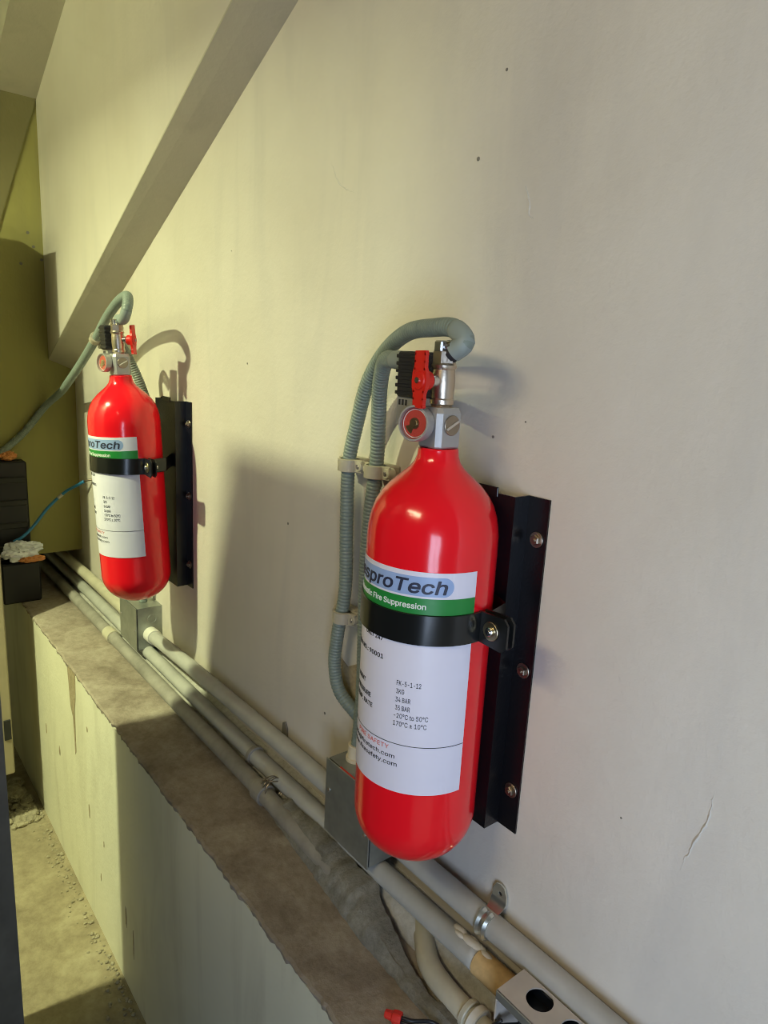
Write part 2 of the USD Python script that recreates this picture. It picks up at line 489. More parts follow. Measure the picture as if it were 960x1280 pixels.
pier = thing('wall_left', (-1.9, -0.13, -0.597), 'pier closing the far end of the plastered wall', 'wall', kind='structure')
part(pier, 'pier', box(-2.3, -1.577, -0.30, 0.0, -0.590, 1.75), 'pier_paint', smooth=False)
for y, z in ((-0.062, 0.292), (-0.10, 0.268), (-0.088, 0.235), (-0.07, 0.205), (-0.12, 0.19)):
    part(pier, 'chip', cyl((-1.577, y, z), (1, 0, 0), 0.004, 0.0008, 7), 'crack_gap', smooth=False)
solo('wall_rear', box(-3.0, 2.5, -1.42, -1.3, FLOOR, 1.75), 'rear_paint', 'plain rear wall of the passage', 'wall', kind='structure')
solo('wall_end', box(-3.12, -3.0, -1.42, 0.12, FLOOR, 1.75), 'rear_paint', 'plain end wall of the passage', 'wall', kind='structure')
solo('added_pilaster', box(-0.664, -0.40, -1.3, -0.85, FLOOR, 1.75), 'rear_paint', 'square column added out of view to block the work lamp', 'column', kind='structure')  # unseen column added to cast the upright shadow edge on the wall
solo('ceiling', box(-3.0, 2.5, -1.3, 0.0, 1.75, 1.85), 'rear_paint', 'plain ceiling over the passage', 'ceiling', kind='structure')

# the low ledge: painted face, ragged concrete top
ZP = -0.70
ledge = thing('wall_ledge', (-0.6, -0.09, FLOOR), 'low painted ledge with a worn concrete top under the pipes', 'ledge', kind='structure')
part(ledge, 'face', box(-2.9, 2.5, -0.180, 0.0, FLOOR, ZP - 0.008), 'ledge_paint', smooth=False)
xs = np.r_[np.arange(-2.9, -1.6, 0.02), np.arange(-1.6, 0.35, 0.0025), np.arange(0.35, 2.5, 0.05)]
ey = -0.1815 + 0.005 * (meshkit.fbm(np.c_[xs * 90, xs * 0, xs * 0], 4, 3) - 0.5) + 0.010 * np.clip(meshkit.noise(np.c_[xs * 26, xs * 0 + 3, xs * 0], 9) - 0.72, 0, 1)
ed = 0.005 + 0.006 * meshkit.noise(np.c_[xs * 110, xs * 0 + 7, xs * 0], 4)
secs = []
for x, e, d in zip(xs, ey, ed):
    secs.append([(x, 0.0, ZP), (x, -0.09, ZP), (x, e + 0.004, ZP), (x, e, ZP - 0.002), (x, e + 0.001, ZP - d), (x, -0.17, ZP - d - 0.002), (x, 0.0, ZP - 0.012)])
part(ledge, 'concrete_top', loft(secs), 'ledge_concrete', smooth=25, label='worn bare concrete top with a ragged front edge')
drip = Polygon([(-1.06, -0.705), (-0.995, -0.705), (-1.0, -0.76), (-1.012, -0.80), (-1.015, -0.90), (-1.022, -0.91), (-1.028, -0.82), (-1.045, -0.80), (-1.052, -0.75)])
part(ledge, 'cement_drip', plate(drip, 'y', -0.1808, 0.0008), 'plaster_stain', smooth=False, label='brownish cement run down the painted face')
for k, (x, z, w, h) in enumerate([(-1.17, -0.98, 0.012, 0.03), (-0.93, -1.0, 0.008, 0.04), (-0.92, -0.80, 0.010, 0.012), (-0.83, -1.02, 0.006, 0.02), (-0.86, -1.12, 0.006, 0.018), (-1.3, -0.98, 0.01, 0.03), (-0.70, -1.1, 0.006, 0.06), (-0.66, -1.13, 0.005, 0.07)]):
    g = np.random.default_rng(40 + k)
    pg = Polygon([(x + w * 0.5 * (0.6 + 0.6 * g.random()) * math.cos(a), z + h * 0.5 * (0.6 + 0.6 * g.random()) * math.sin(a)) for a in np.linspace(0, 6.2, 9)[:-1]])
    part(ledge, 'scuff', plate(pg, 'y', -0.1806, 0.0006), 'plaster_stain', smooth=False)

# mortar bedding the lowest pipe, and paler filler behind it
xs = np.arange(-0.372, 0.30, 0.005)
secs = []
for x in xs:
    t = np.clip((x + 0.372) / 0.06, 0.02, 1)
    n1 = meshkit.fbm(np.array([[x * 30, 0, 0]]), 4, 11)[0] - 0.5
    n2 = meshkit.fbm(np.array([[x * 40, 5, 0]]), 4, 12)[0] - 0.5
    n3 = meshkit.fbm(np.array([[x * 70, 9, 0]]), 3, 13)[0] - 0.5
    f = -0.066 - 0.032 * np.clip((x + 0.37) / 0.3, 0, 1) - 0.004 * n3 * t
    top = ZP + (0.034 - 0.022 * np.clip((x + 0.11) / 0.12, 0, 1) + 0.010 * n1) * t
    back = -0.047 + 0.012 * n2 - 0.034 * np.clip((x + 0.10) / 0.12, 0, 1)
    secs.append([(x, back + 0.01, ZP - 0.002), (x, f, ZP - 0.002), (x, f + 0.001, ZP + 0.006 * t), (x, f + 0.010, ZP + min((0.020 + 0.008 * n3) * t, top - ZP - 0.002)),
                 (x, f * 0.6 + back * 0.4, top - 0.004 * t), (x, back, top), (x, back + 0.004, top - 0.010 * t)])
part(ledge, 'mortar_bed', loft(secs), 'mortar', smooth=40, label='lumpy grey mortar bed over the lowest pipe')
secs = []
for x in np.arange(-1.55, 0.30, 0.01):
    n = meshkit.fbm(np.array([[x * 22, 2, 0]]), 3, 17)[0] - 0.5
    secs.append([(x, 0.0, ZP), (x, -0.050 + 0.006 * n, ZP), (x, -0.044 + 0.006 * n, ZP + 0.008 + 0.012 * np.clip((x + 0.35) / 0.1, 0, 1) - 0.014 * np.clip((x + 0.02) / 0.05, 0, 1)), (x, 0.0, ZP + 0.028 + 0.01 * n)])
part(ledge, 'filler', loft(secs), 'plaster_filler', smooth=40, label='pale cement filler along the foot of the wall')

# ------------------------------------------------------------------ extinguishers
RB = 0.065
AX = np.array([0.006, -0.090, -0.52])


def arc_sheet(a0, a1, z0, z1, r, n=40, m=2, th=0.0003):
    """A curved sheet on the cylinder with thickness th; angles in degrees from +x."""
    a = np.radians(np.linspace(a0, a1, n))
    inner = np.stack([np.c_[r * np.cos(a), r * np.sin(a), np.full(n, z)] for z in np.linspace(z0, z1, m)], 1)
    outer = inner.copy(); outer[..., :2] *= (r + th) / r
    secs = [np.vstack([outer[i], inner[i][::-1]]) for i in range(n)]
    return loft(secs)


def wrap(mesh, a0, z0, r, slant=0.0):
    """Bend flat lettering (x right, y up, z out) around the cylinder, starting at angle a0."""
    v = mesh.vertices
    x = v[:, 0] + slant * v[:, 1]
    a = math.radians(a0) + x / r
    rr = r + v[:, 2]
    out = mesh.copy()
    out.vertices = np.c_[rr * np.cos(a), rr * np.sin(a), z0 + v[:, 1]]
    return out


def letters(s, h, a0, z0, r, bold=False, slant=0.0, width=None, stretch=1.0):
    t = meshkit.text_mesh(s, h, 0.00025, bold)
    t.vertices[:, 0] *= stretch
    if width:
        t.vertices[:, 0] *= width / t.vertices[:, 0].max()
    t.merge_vertices()
    t = t.subdivide_to_size(0.004)
    return wrap(t, a0, z0, r, slant)


def stadium(w, h, r, a0, z0, th):
    pg = Polygon([(h / 2, h / 2), (w - h / 2, h / 2)] ) if False else None
    from shapely.geometry import LineString
    pg = LineString([(h / 2, 0), (w - h / 2, 0)]).buffer(h / 2, 16)
    t = trimesh.creation.extrude_polygon(pg, th, engine='earcut').subdivide_to_size(0.004)
    return wrap(t, a0, z0, r)


def extinguisher(axis, label, tilt=None, handle=-90.0):
    """Local frame: base at the origin, +x along the wall, -y to the room. dz: eye level z -> local z."""
    dz = 0.52
    t = thing('fire_extinguisher', axis, label, 'fire extinguisher', 'pair of wall mounted red cylinders', rot=np.eye(3) if tilt is None else tilt)
    A = np.linspace(0, math.pi / 2, 14)
    prof = [(0.0, 0.0)] + [(RB * math.sin(a) ** 0.92, 0.056 * (1 - math.cos(a))) for a in A[1:]]
    zs_ = -0.172 + dz
    sh = [(0.0647, zs_ + .008), (0.0638, zs_ + .016), (0.0618, zs_ + .026), (0.058, zs_ + .037), (0.052, zs_ + .047), (0.044, zs_ + .056), (0.035, zs_ + .064),
          (0.027, zs_ + .071), (0.0225, zs_ + .077), (0.0203, zs_ + .083), (0.0196, zs_ + .089), (0.0196, -0.0825 + dz), (0.0186, -0.081 + dz), (0.0, -0.081 + dz)]
    body = part(t, 'body', lathe(prof + [(RB, zs_ - 0.15), (RB, zs_)] + sh, 96), 'red_paint', smooth=30)
    # label sheet and its print
    rl = RB + 0.0003
    L0, L1 = -172.0, -1.4
    lab = part(t, 'label', arc_sheet(L0, L1, -0.4150 + dz, -0.1878 + dz, rl, 90), 'label_white', label='white printed label wrapped round the cylinder')
    r1 = rl + 0.00035
    part(lab, 'green_band', arc_sheet(L0, L1 - 0.2, -0.2290 + dz, -0.2128 + dz, r1, 90, th=0.0002), 'label_green')
    part(lab, 'logo_oval', stadium(0.150, 0.0185, r1, -153.5, -0.2015 + dz, 0.0002), 'label_blue')
    r2 = r1 + 0.0003
    part(lab, 'lettering', letters('ResproTech', 0.0125, -138.0, -0.2078 + dz, r2, True, 0.22, width=0.1255), 'ink_navy', smooth=False, label='dark italic maker lettering')
    part(lab, 'lettering', letters('Automatic Fire Suppression', 0.0053, -129.0, -0.2232 + dz, r2, True, 0.0, width=0.0975), 'ink_white', smooth=False, label='white lettering on the green band')
    for s, z, a0, w in (('FK-5-1-12', -0.3020, -65.0, 0.0243), ('3KG', -0.3105, -65.0, 0.0085), ('34 BAR', -0.3190, -65.0, 0.0150), ('35 BAR', -0.3275, -65.0, 0.0150),
                        ('-20\u00b0C to 50\u00b0C', -0.3357, -66.3, 0.0345), ('170\u00b0C \u00b1 10\u00b0C', -0.3439, -66.3, 0.0335)):
        part(lab, 'lettering', letters(s, 0.0048, a0, z + dz, r1, False, width=w), 'ink_black', smooth=False)
    for s, z, aend, w, ink in (('UNIT 247', -0.2625, -80.5, 0.028, 'ink_black'), ('ITEM NO.: 90001', -0.2805, -79.0, 0.056, 'ink_black'),
                         ('AGENT', -0.3145, -102, 0.020, 'ink_black'), ('PRESSURE', -0.3265, -92, 0.034, 'ink_black'), ('TEMP. RATE', -0.3360, -89, 0.038, 'ink_black'),
                         ('FIRE SAFETY', -0.3712, -68.3, 0.048, 'ink_red'), ('info@firetech.com', -0.3795, -62.2, 0.068, 'ink_black'), ('www.firesafety.com', -0.3875, -59.6, 0.074, 'ink_black')):
        part(lab, 'lettering', letters(s, 0.0045, aend - math.degrees(w / RB), z + dz, r1, ink == 'ink_black' and z > -0.36, width=w), ink, smooth=False)
    part(lab, 'rule_line', arc_sheet(L0, L1 - 0.3, -0.3637 + dz, -0.3631 + dz, r1, 90, th=0.0002), 'ink_black')
    # valve block on the neck, with chamfered corners
    q, c = 0.0158, 0.0045
    octo = Polygon([(-q + c, -q), (q - c, -q), (q, -q + c), (q, q - c), (q - c, q), (-q + c, q), (-q, q - c), (-q, -q + c)])
    b = m3.Manifold.extrude(m3.CrossSection([list(octo.exterior.coords)[:-1]]), 0.037).translate((0, 0, -0.0805 + dz))
    blk = trimesh.convex.convex_hull(np.vstack([np.c_[np.array(octo.exterior.coords) * s, np.full(9, z + dz)] for s, z in ((0.94, -0.0805), (1, -0.079), (1, -0.0475), (0.86, -0.0425))]))
    part(t, 'valve_block', blk, 'cast_zinc', smooth=20, label='grey metal valve block')
    # slotted plug on the block's right face
    slot = join(cyl((q, 0, -0.0585 + dz), (1, 0, 0), 0.0096, 0.0016, 28, bevel=0.0004))
    pl = part(t, 'plug', slot, 'bolt_steel', label='round slotted plug')
    bar = box(-0.0085, 0.0085, -0.0013, 0.0013, 0, 0.0012, 0.0003)
    bar.apply_transform(trimesh.transformations.rotation_matrix(math.radians(28), (0, 0, 1)))
    v = bar.vertices.copy(); bar.vertices = np.c_[q + 0.0014 + v[:, 2], v[:, 0], -0.0585 + dz + v[:, 1]]
    part(pl, 'slot', bar, 'bright_steel', smooth=False)
    # pressure gauge facing the room
    gc = np.array([-0.0075, -q, -0.0590 + dz])
    ga = np.array([0.26, -1.0, 0.08]); ga /= np.linalg.norm(ga)
    stem = part(t, 'gauge_stem', cyl(gc + (0, 0.002, 0), ga, 0.006, 0.008, 20), 'nickel')
    k0 = gc + ga * 0.004
    cup = trimesh.creation.revolve(np.array([(0, 0), (0.0150, 0), (0.0168, 0.0015), (0.0172, 0.011), (0.0166, 0.0125), (0.0150, 0.0125), (0.0148, 0.010), (0.0146, 0.0085), (0, 0.0085)]), sections=44)
    cup.apply_transform(rot_to(ga)); cup.apply_translation(k0)
    ggp = part(t, 'gauge', cup, 'cast_zinc', label='round pressure gauge with a steel rim')
    part(ggp, 'dial', cyl(k0 + ga * 0.0084, ga, 0.0144, 0.0004, 40), 'gauge_red', label='red dial face')
    part(ggp, 'dial_rim', ring(k0 + ga * 0.0088, ga, 0.0131, 0.0004), 'ink_white')
    sect = Polygon([(0, 0)] + [(0.0105 * math.cos(a), 0.0105 * math.sin(a)) for a in np.radians(np.linspace(-75, -20, 10))])
    se = trimesh.creation.extrude_polygon(sect, 0.0003, engine='earcut'); se.apply_transform(rot_to(ga)); se.apply_translation(k0 + ga * 0.0089)
    part(ggp, 'dial_sector', se, 'zinc_gold', smooth=False)
    part(ggp, 'needle', join(cyl(k0 + ga * 0.0090, ga, 0.0052, 0.0012, 20), cyl(k0 + ga * 0.010, ga, 0.003, 0.0012, 16)), 'brass_plated', label='brass hub of the needle')
    part(ggp, 'glass', cyl(k0 + ga * 0.0118, ga, 0.0148, 0.0004, 40), 'gauge_glass')
    # ball valve
    dv = dz - 0.0085
    bv = part(t, 'ball_valve', join(
        hexa((0, 0, -0.0445 + dv), (0, 0, 1), 0.0102, 0.012, 8),
        lathe([(0, -0.033), (0.0095, -0.033), (0.0112, -0.031), (0.0115, -0.027), (0.0106, -0.0255), (0.0112, -0.02), (0.0116, -0.012), (0.0112, -0.004), (0.0106, 0.001), (0.0118, 0.0025), (0.0122, 0.005), (0.0108, 0.007), (0, 0.007)], 36).apply_translation((0, 0, dv)),
        hexa((0, 0, 0.006 + dv), (0, 0, 1), 0.0112, 0.012, 6)), 'nickel', smooth=30, label='nickel plated ball valve')
    h = math.radians(handle)
    hd = np.array([math.cos(h), math.sin(h), 0.0])
    side = np.array([-hd[1], hd[0], 0.0])
    zc = -0.0095 + dv
    part(bv, 'stem', join(cyl(hd * 0.009 + (0, 0, zc), hd, 0.0062, 0.007, 20), cyl(hd * 0.016 + (0, 0, zc), hd, 0.0042, 0.010, 16)), 'bright_steel')
    wing = Polygon([(-0.0066, -0.0245), (0.0062, -0.025), (0.0068, -0.012), (0.0088, -0.0075), (0.0095, 0.0), (0.0088, 0.0075), (0.0068, 0.012), (0.0066, 0.0265), (-0.0066, 0.026), (-0.0070, 0.012), (-0.0088, 0.0075), (-0.0095, 0), (-0.0088, -0.0075), (-0.0070, -0.012)])
    w = trimesh.creation.extrude_polygon(wing.buffer(0.001).buffer(-0.0005), 0.004, engine='earcut')
    v = w.vertices.copy()
    w.vertices = v[:, :1] * side + v[:, 1:2] * np.array([0, 0, 1.0]) + (0.0265 + v[:, 2:]) * hd + np.array([0, 0, zc])
    w.fix_normals()
    hub = cyl(hd * 0.018 + (0, 0, zc), hd, 0.0088, 0.014, 26, bevel=0.001)
    ridge = []
    for s in (-1, 1):
        for k in range(8):
            ridge.append(cyl(hd * 0.0265 + side * 0.0066 * s + np.array([0, 0, zc + (k - 3.5) * 0.0068]), hd, 0.0011, 0.004, 8))
    hnd = part(t, 'handle', join(w, hub, *ridge), 'valve_red', smooth=30, label='red butterfly handle')
    part(hnd, 'screw', cyl(hd * 0.0318 + (0, 0, zc), hd, 0.0028, 0.0016, 14), 'bright_steel')
    # fitting on top of the valve that carries the hose
    fit = join(hexa((0, 0, 0.011 + dv), (0, 0, 1), 0.0082, 0.007, 6), cyl((0, 0, 0.016 + dv), (0, 0, 1), 0.0055, 0.008, 20))
    el = part(t, 'elbow', fit, 'brass_plated', label='small brass elbow on top')
    part(el, 'nipple', join(cyl((-0.001, -0.004, 0.022 + dv), (0, -1, 0), 0.0045, 0.004, 18), box(-0.0055, 0.0055, -0.010, 0.004, 0.0165 + dv, 0.0275 + dv, 0.0015)), 'bright_steel')
    part(el, 'collar', cyl((0.004, 0, 0.022 + dv), (1, 0.15, 0.1), 0.0062, 0.006, 24), 'bright_steel', label='bright round collar')
    # black actuator beside the valve, on a grey metal body
    act = box(-0.049, -0.018, -0.017, 0.017, -0.036 + dz, 0.008 + dz, 0.002)
    ac = part(t, 'actuator', act, 'black_plastic', smooth=20, label='black ribbed actuator housing')
    for k in range(6):
        part(ac, 'rib', box(-0.050, -0.017, -0.0178, 0.0178, -0.0335 + k * 0.007 + dz, -0.030 + k * 0.007 + dz, 0.0006), 'black_plastic', smooth=False)
    ab = part(t, 'actuator_body', join(box(-0.052, -0.024, -0.013, 0.013, -0.064 + dz, -0.035 + dz, 0.001), cyl((-0.03, 0, -0.055 + dz), (1, 0, 0), 0.007, 0.018, 18)), 'cast_zinc', smooth=20, label='grey metal actuator base')
    part(ab, 'mark', join(*[box(-0.048 + k * 0.005, -0.0455 + k * 0.005, -0.0134, -0.0129, -0.044 + dz, -0.0385 + dz) for k in range(3)]), 'ink_black', smooth=False)
    return t


def bracket(ax, ay, dz, label, sx=0.006):
    """Black hat section channel, clamp strap with ear and bolt, and six wall bolts. dz lifts it, ax shifts it along the wall."""
    z0, z1 = -0.501 + dz, -0.1275 + dz
    y0 = -0.0235
    b = thing('mounting_bracket', (ax, -0.02, z0), label, 'bracket', 'black brackets on the wall')
    th = 0.0022
    X = 0.051
    hat = Polygon([(-0.0768, -0.0), (-0.0768, -th), (-X, -th), (-X, y0), (X, y0), (X, -th), (0.0768, -th), (0.0768, 0), (X - th, 0), (X - th, y0 + th), (-X + th, y0 + th), (-X + th, 0)])
    ch = trimesh.creation.extrude_polygon(hat, z1 - z0, engine='earcut')
    ch.apply_translation((ax, 0, z0))
    part(b, 'channel', ch, 'black_paint', smooth=False, label='black hat section steel channel')
    part(b, 'top_hook', box(ax - 0.012, ax + 0.028, y0 - 0.0012, y0 + 0.0008, z1 - 0.004, z1 + 0.006, 0.0005), 'black_paint', smooth=False)
    # strap
    zc = -0.2433 + dz
    rs = RB + 0.0012
    cx, cy = ax + sx, ay
    secs = []
    for a in np.radians(np.linspace(-245, 8, 90)):
        d = np.array([math.cos(a), math.sin(a)])
        p = [(cx + d[0] * r, cy + d[1] * r, z) for r, z in ((rs, zc - .0150), (rs + .0018, zc - .0146), (rs + .0018, zc + .0146), (rs, zc + .0150))]
        secs.append(p)
    st = part(b, 'strap', loft(secs), 'strap_black', smooth=30, label='black clamp strap round the cylinder')
    ex0, ex1 = cx + RB - 0.0005, cx + RB + 0.036
    ear = Polygon([(ex0, zc - .015), (ex1 - .006, zc - .0165), (ex1, zc - .011), (ex1, zc + .011), (ex1 - .005, zc + .0165), (ex0, zc + .015)])
    part(st, 'ear', plate(ear, 'y', cy + 0.0065, 0.0024), 'strap_black', smooth=False, label='flat bolted ear')
    part(st, 'ear', plate(ear, 'y', cy + 0.0150, 0.0024), 'strap_black', smooth=False)
    tongue = sweep(np.array([(ex0 + 0.004, cy + 0.017, zc), (ex0 - 0.006, cy + 0.05, zc), (ax + 0.03, y0 + 0.001, zc)]), 0.0015, 8)
    fl = tongue.vertices; fl[:, 2] = zc + (fl[:, 2] - zc) * 9.0
    part(st, 'rear_band', tongue, 'strap_black', smooth=30)
    bx = cx + RB + 0.0165
    wash = part(b, 'clamp_bolt', cyl((bx, cy + 0.0065, zc), (0, -1, 0), 0.0092, 0.0014, 32, bevel=0.0004), 'zinc_gold', label='yellow zinc washer and clamp bolt')
    part(wash, 'head', join(cyl((bx, cy + 0.0052, zc), (0, -1, 0), 0.0044, 0.0030, 20, bevel=0.0008), cyl((bx, cy + 0.0025, zc), (0, -1, 0), 0.0020, 0.001, 12)), 'bright_steel')
    part(wash, 'tail', cyl((bx, cy + 0.017, zc), (0, 1, 0), 0.0030, 0.009, 16), 'bright_steel')
    for s in (1, -1):
        for z in (-0.170, -0.312, -0.453):
            p = (ax + 0.0655 * s, -th, z + dz)
            wb_ = part(b, 'wall_bolt', cyl(p, (0, -1, 0), 0.0082, 0.0015, 28, bevel=0.0004), 'bolt_steel', label='dull steel washer and wall bolt')
            part(wb_, 'head', join(hexa((p[0], -th - 0.0014, p[2]), (0, -1, 0), 0.0054, 0.0038), cyl((p[0], -th - 0.005, p[2]), (0, -1, 0), 0.0022, 0.0022, 12)), 'bolt_steel')
    return b


# near unit
extinguisher(AX, 'large red fire extinguisher in the foreground, nearest the camera')
bracket(0.0, AX[1], 0.0, 'black bracket bolted to the wall behind the nearer red cylinder')
# far unit: hangs a little higher and leans out at the top
LX, LDZ = -0.838, 0.026
tl = math.radians(3.0)
tilt = np.array([[1, 0, 0], [0, math.cos(tl), -math.sin(tl)], [0, math.sin(tl), math.cos(tl)]])
ey_ = math.radians(-2.0)
extinguisher((LX + 0.004, -0.0935, -0.52 + LDZ), 'smaller looking red fire extinguisher farther along the wall, on the left', tilt=tilt, handle=48.0)
bracket(LX - 0.022, -0.107, LDZ, 'black bracket bolted to the wall behind the farther red cylinder', sx=0.026)

# ------------------------------------------------------------------ hoses and clips
h1 = [(0.014, -0.087, 0.009), (0.024, -0.083, 0.018), (0.008, -0.080, 0.030), (-0.037, -0.07, 0.032), (-0.085, -0.06, 0.028), (-0.142, -0.045, 0.006), (-0.185, -0.035, -0.031), (-0.214, -0.027, -0.083),
      (-0.230, -0.025, -0.133), (-0.230, -0.025, -0.211), (-0.227, -0.025, -0.31), (-0.235, -0.028, -0.369), (-0.240, -0.028, -0.418), (-0.231, -0.025, -0.455), (-0.206, -0.018, -0.476), (-0.190, -0.004, -0.496), (-0.186, 0.006, -0.502)]
hs = thing('flexible_hose', (-0.23, -0.025, -0.50), 'grey-green ribbed hose arching over the nearer cylinder, clipped twice, bulging at its foot', 'hose', 'ribbed hoses on the wall')
part(hs, 'hose', corrugated(h1, 0.0092, smooth_head=0.035), 'hose_grey', smooth=True)
part(hs, 'sleeve', sleeve(h1[:4], 14), 'hose_sleeve', label='smooth grey end sleeve')
d = np.array(h1[0]) - np.array(h1[1]); d /= np.linalg.norm(d)
part(hs, 'end_ring', cyl(np.array(h1[0]) - d * 0.001, d, 0.0085, 0.006, 26), 'black_plastic', label='black ring at the hose end')
h2 = [(-0.046, -0.088, -0.002), (-0.075, -0.083, -0.001), (-0.112, -0.067, -0.003), (-0.141, -0.05, -0.029), (-0.160, -0.035, -0.067), (-0.172, -0.025, -0.124), (-0.180, -0.025, -0.19), (-0.183, -0.025, -0.275),
      (-0.180, -0.025, -0.362), (-0.178, -0.025, -0.429), (-0.181, -0.025, -0.495), (-0.183, -0.026, -0.525)]
hs = thing('flexible_hose', (-0.18, -0.025, -0.525), 'grey-green ribbed hose from the black actuator of the nearer cylinder down into the metal box', 'hose', 'ribbed hoses on the wall')
part(hs, 'hose', corrugated(h2, 0.0092, smooth_head=0.03), 'hose_grey', smooth=True)
part(hs, 'sleeve', sleeve(h2[:4], 12), 'hose_sleeve', label='smooth grey end sleeve')


def clip(x, y, z, label):
    """Two-wing plastic spacer clip: base on the wall, a band round the hose, screws on both wings."""
    c = thing('hose_clip', (x, 0, z), label, 'clip', 'beige hose clips')
    part(c, 'base', box(x - 0.019, x + 0.019, y + 0.009, 0.0, z - 0.0085, z + 0.0085, 0.002), 'clip_beige', smooth=20)
    a = np.radians(np.linspace(180, 360, 22))
    secs = []
    pts = [(-0.024, 0.004), (-0.018, 0.003)] + [(0.0118 * math.cos(q), 0.0118 * math.sin(q)) for q in a] + [(0.018, 0.003), (0.024, 0.004)]
    pts = np.array(pts)
    tn = np.gradient(pts, axis=0); tn /= np.linalg.norm(tn, axis=1, keepdims=True)
    nm = np.c_[tn[:, 1], -tn[:, 0]]
    for p, n in zip(pts, nm):
        o = p + n * 0.0026
        secs.append([(x + p[0], y + p[1], z - .0085), (x + o[0], y + o[1], z - .0075), (x + o[0], y + o[1], z + .0075), (x + p[0], y + p[1], z + .0085)])
    bd = part(c, 'band', loft(secs), 'clip_beige', smooth=30)
    for s in (-1, 1):
        part(c, 'wing', cyl((x + s * 0.0195, y + 0.012, z), (0, -1, 0), 0.0068, 0.0125, 20, bevel=0.001), 'clip_beige')
        sc = part(c, 'screw', cyl((x + s * 0.0195, y - 0.0003, z), (0, -1, 0), 0.0030, 0.0014, 14, bevel=0.0004), 'bright_steel')


clip(-0.230, -0.025, -0.137, 'beige plastic clip on the outer hose level with the shoulder of the nearer cylinder')
clip(-0.1735, -0.025, -0.137, 'beige plastic clip on the inner hose, nearest the shoulder of the nearer cylinder')
clip(-0.229, -0.025, -0.345, 'beige plastic clip low on the outer hose, beside the black strap of the nearer cylinder')

# far unit's hoses
lh1 = [(-0.846, -0.113, 0.044), (-0.812, -0.115, 0.046), (-0.800, -0.113, 0.064), (-0.835, -0.10, 0.085), (-0.90, -0.092, 0.082), (-1.014, -0.082, 0.052), (-1.111, -0.077, 0.009), (-1.231, -0.073, -0.042), (-1.376, -0.070, -0.100),
       (-1.50, -0.060, -0.135), (-1.558, -0.085, -0.175), (-1.566, -0.138, -0.244), (-1.566, -0.20, -0.30)]
hs = thing('flexible_hose', (-1.2, -0.08, -0.3), 'grey-green ribbed hose looping off the farther cylinder down to the dark left corner', 'hose', 'ribbed hoses on the wall')
part(hs, 'hose', corrugated(lh1, 0.0095, smooth_head=0.045), 'hose_grey', smooth=True)
part(hs, 'sleeve', sleeve(lh1[:5], 20), 'hose_sleeve', label='smooth grey end sleeve')
lh2 = [(-0.888, -0.112, 0.01), (-0.915, -0.095, 0.012), (-0.935, -0.07, -0.02), (-0.930, -0.045, -0.08), (-0.925, -0.026, -0.15), (-0.925, -0.025, -0.25), (-0.945, -0.025, -0.36), (-0.985, -0.026, -0.46), (-1.0, -0.027, -0.545), (-1.0, -0.027, -0.566)]
hs = thing('flexible_hose', (-0.93, -0.03, -0.566), 'grey-green ribbed hose mostly hidden behind the farther cylinder', 'hose', 'ribbed hoses on the wall')
part(hs, 'hose', corrugated(lh2, 0.0092), 'hose_grey', smooth=True)
c = thing('hose_clip', (-1.11, -0.06, 0.0), 'beige clip holding the far hose against the sloping wall edge', 'clip', 'beige hose clips')
tdir = np.array([-0.097, 0.004, -0.049]); tdir /= np.linalg.norm(tdir)
part(c, 'band', cyl(np.array((-1.111, -0.078, 0.009)) - tdir * 0.008, tdir, 0.0125, 0.016, 26, bevel=0.001), 'clip_beige')
part(c, 'base', box(-1.124, -1.098, -0.07, -0.0, -0.012, 0.010, 0.002), 'clip_beige', smooth=20)
part(c, 'screw', cyl((-1.105, -0.072, 0.020), (0.3, -0.6, 0.7), 0.003, 0.006, 14), 'bright_steel')

# ------------------------------------------------------------------ junction boxes and pipes
def jbox(x0, x1, y0, z0, z1, label, gland=None):
    b = thing('junction_box', ((x0 + x1) / 2, y0 / 2, z0), label, 'junction box', 'galvanised boxes on the wall')
    w = 0.0015
    body = m3.Manifold.cube((x1 - x0, -y0, z1 - z0)).translate((x0, y0, z0)) - m3.Manifold.cube((x1 - x0 - 2 * w, -y0, z1 - z0 - 2 * w)).translate((x0 + w, y0 - 0.01, z0 + w))
    part(b, 'body', body, 'galvanised', smooth=20)
    cv = part(b, 'cover', box(x0 - 0.0012, x1 + 0.0012, y0 - 0.0042, y0 - 0.0024, z0 - 0.0012, z1 + 0.0012, 0.0006), 'galvanised', smooth=20, label='flat cover plate')
    for sx, sz in ((x0 + 0.008, z0 + 0.06 * (z1 - z0) / 0.1), (x1 - 0.008, z0 + 0.045)):
        part(cv, 'screw', cyl((sx, y0 - 0.0040, sz), (0, -1, 0), 0.0026, 0.0014, 14), 'bright_steel')
    part(b, 'gasket', box(x0 + 0.001, x1 - 0.001, y0 - 0.0024, y0 + 0.002, z0 + 0.001, z1 - 0.001), 'black_plastic', smooth=False, label='dark seam under the cover')
    part(b, 'knockout', ring((x1 + 0.0002, y0 * 0.42, z1 - 0.028), (1, 0, 0), 0.0095, 0.0007, 28, 8), 'galvanised', label='round knockout ring')
    return b


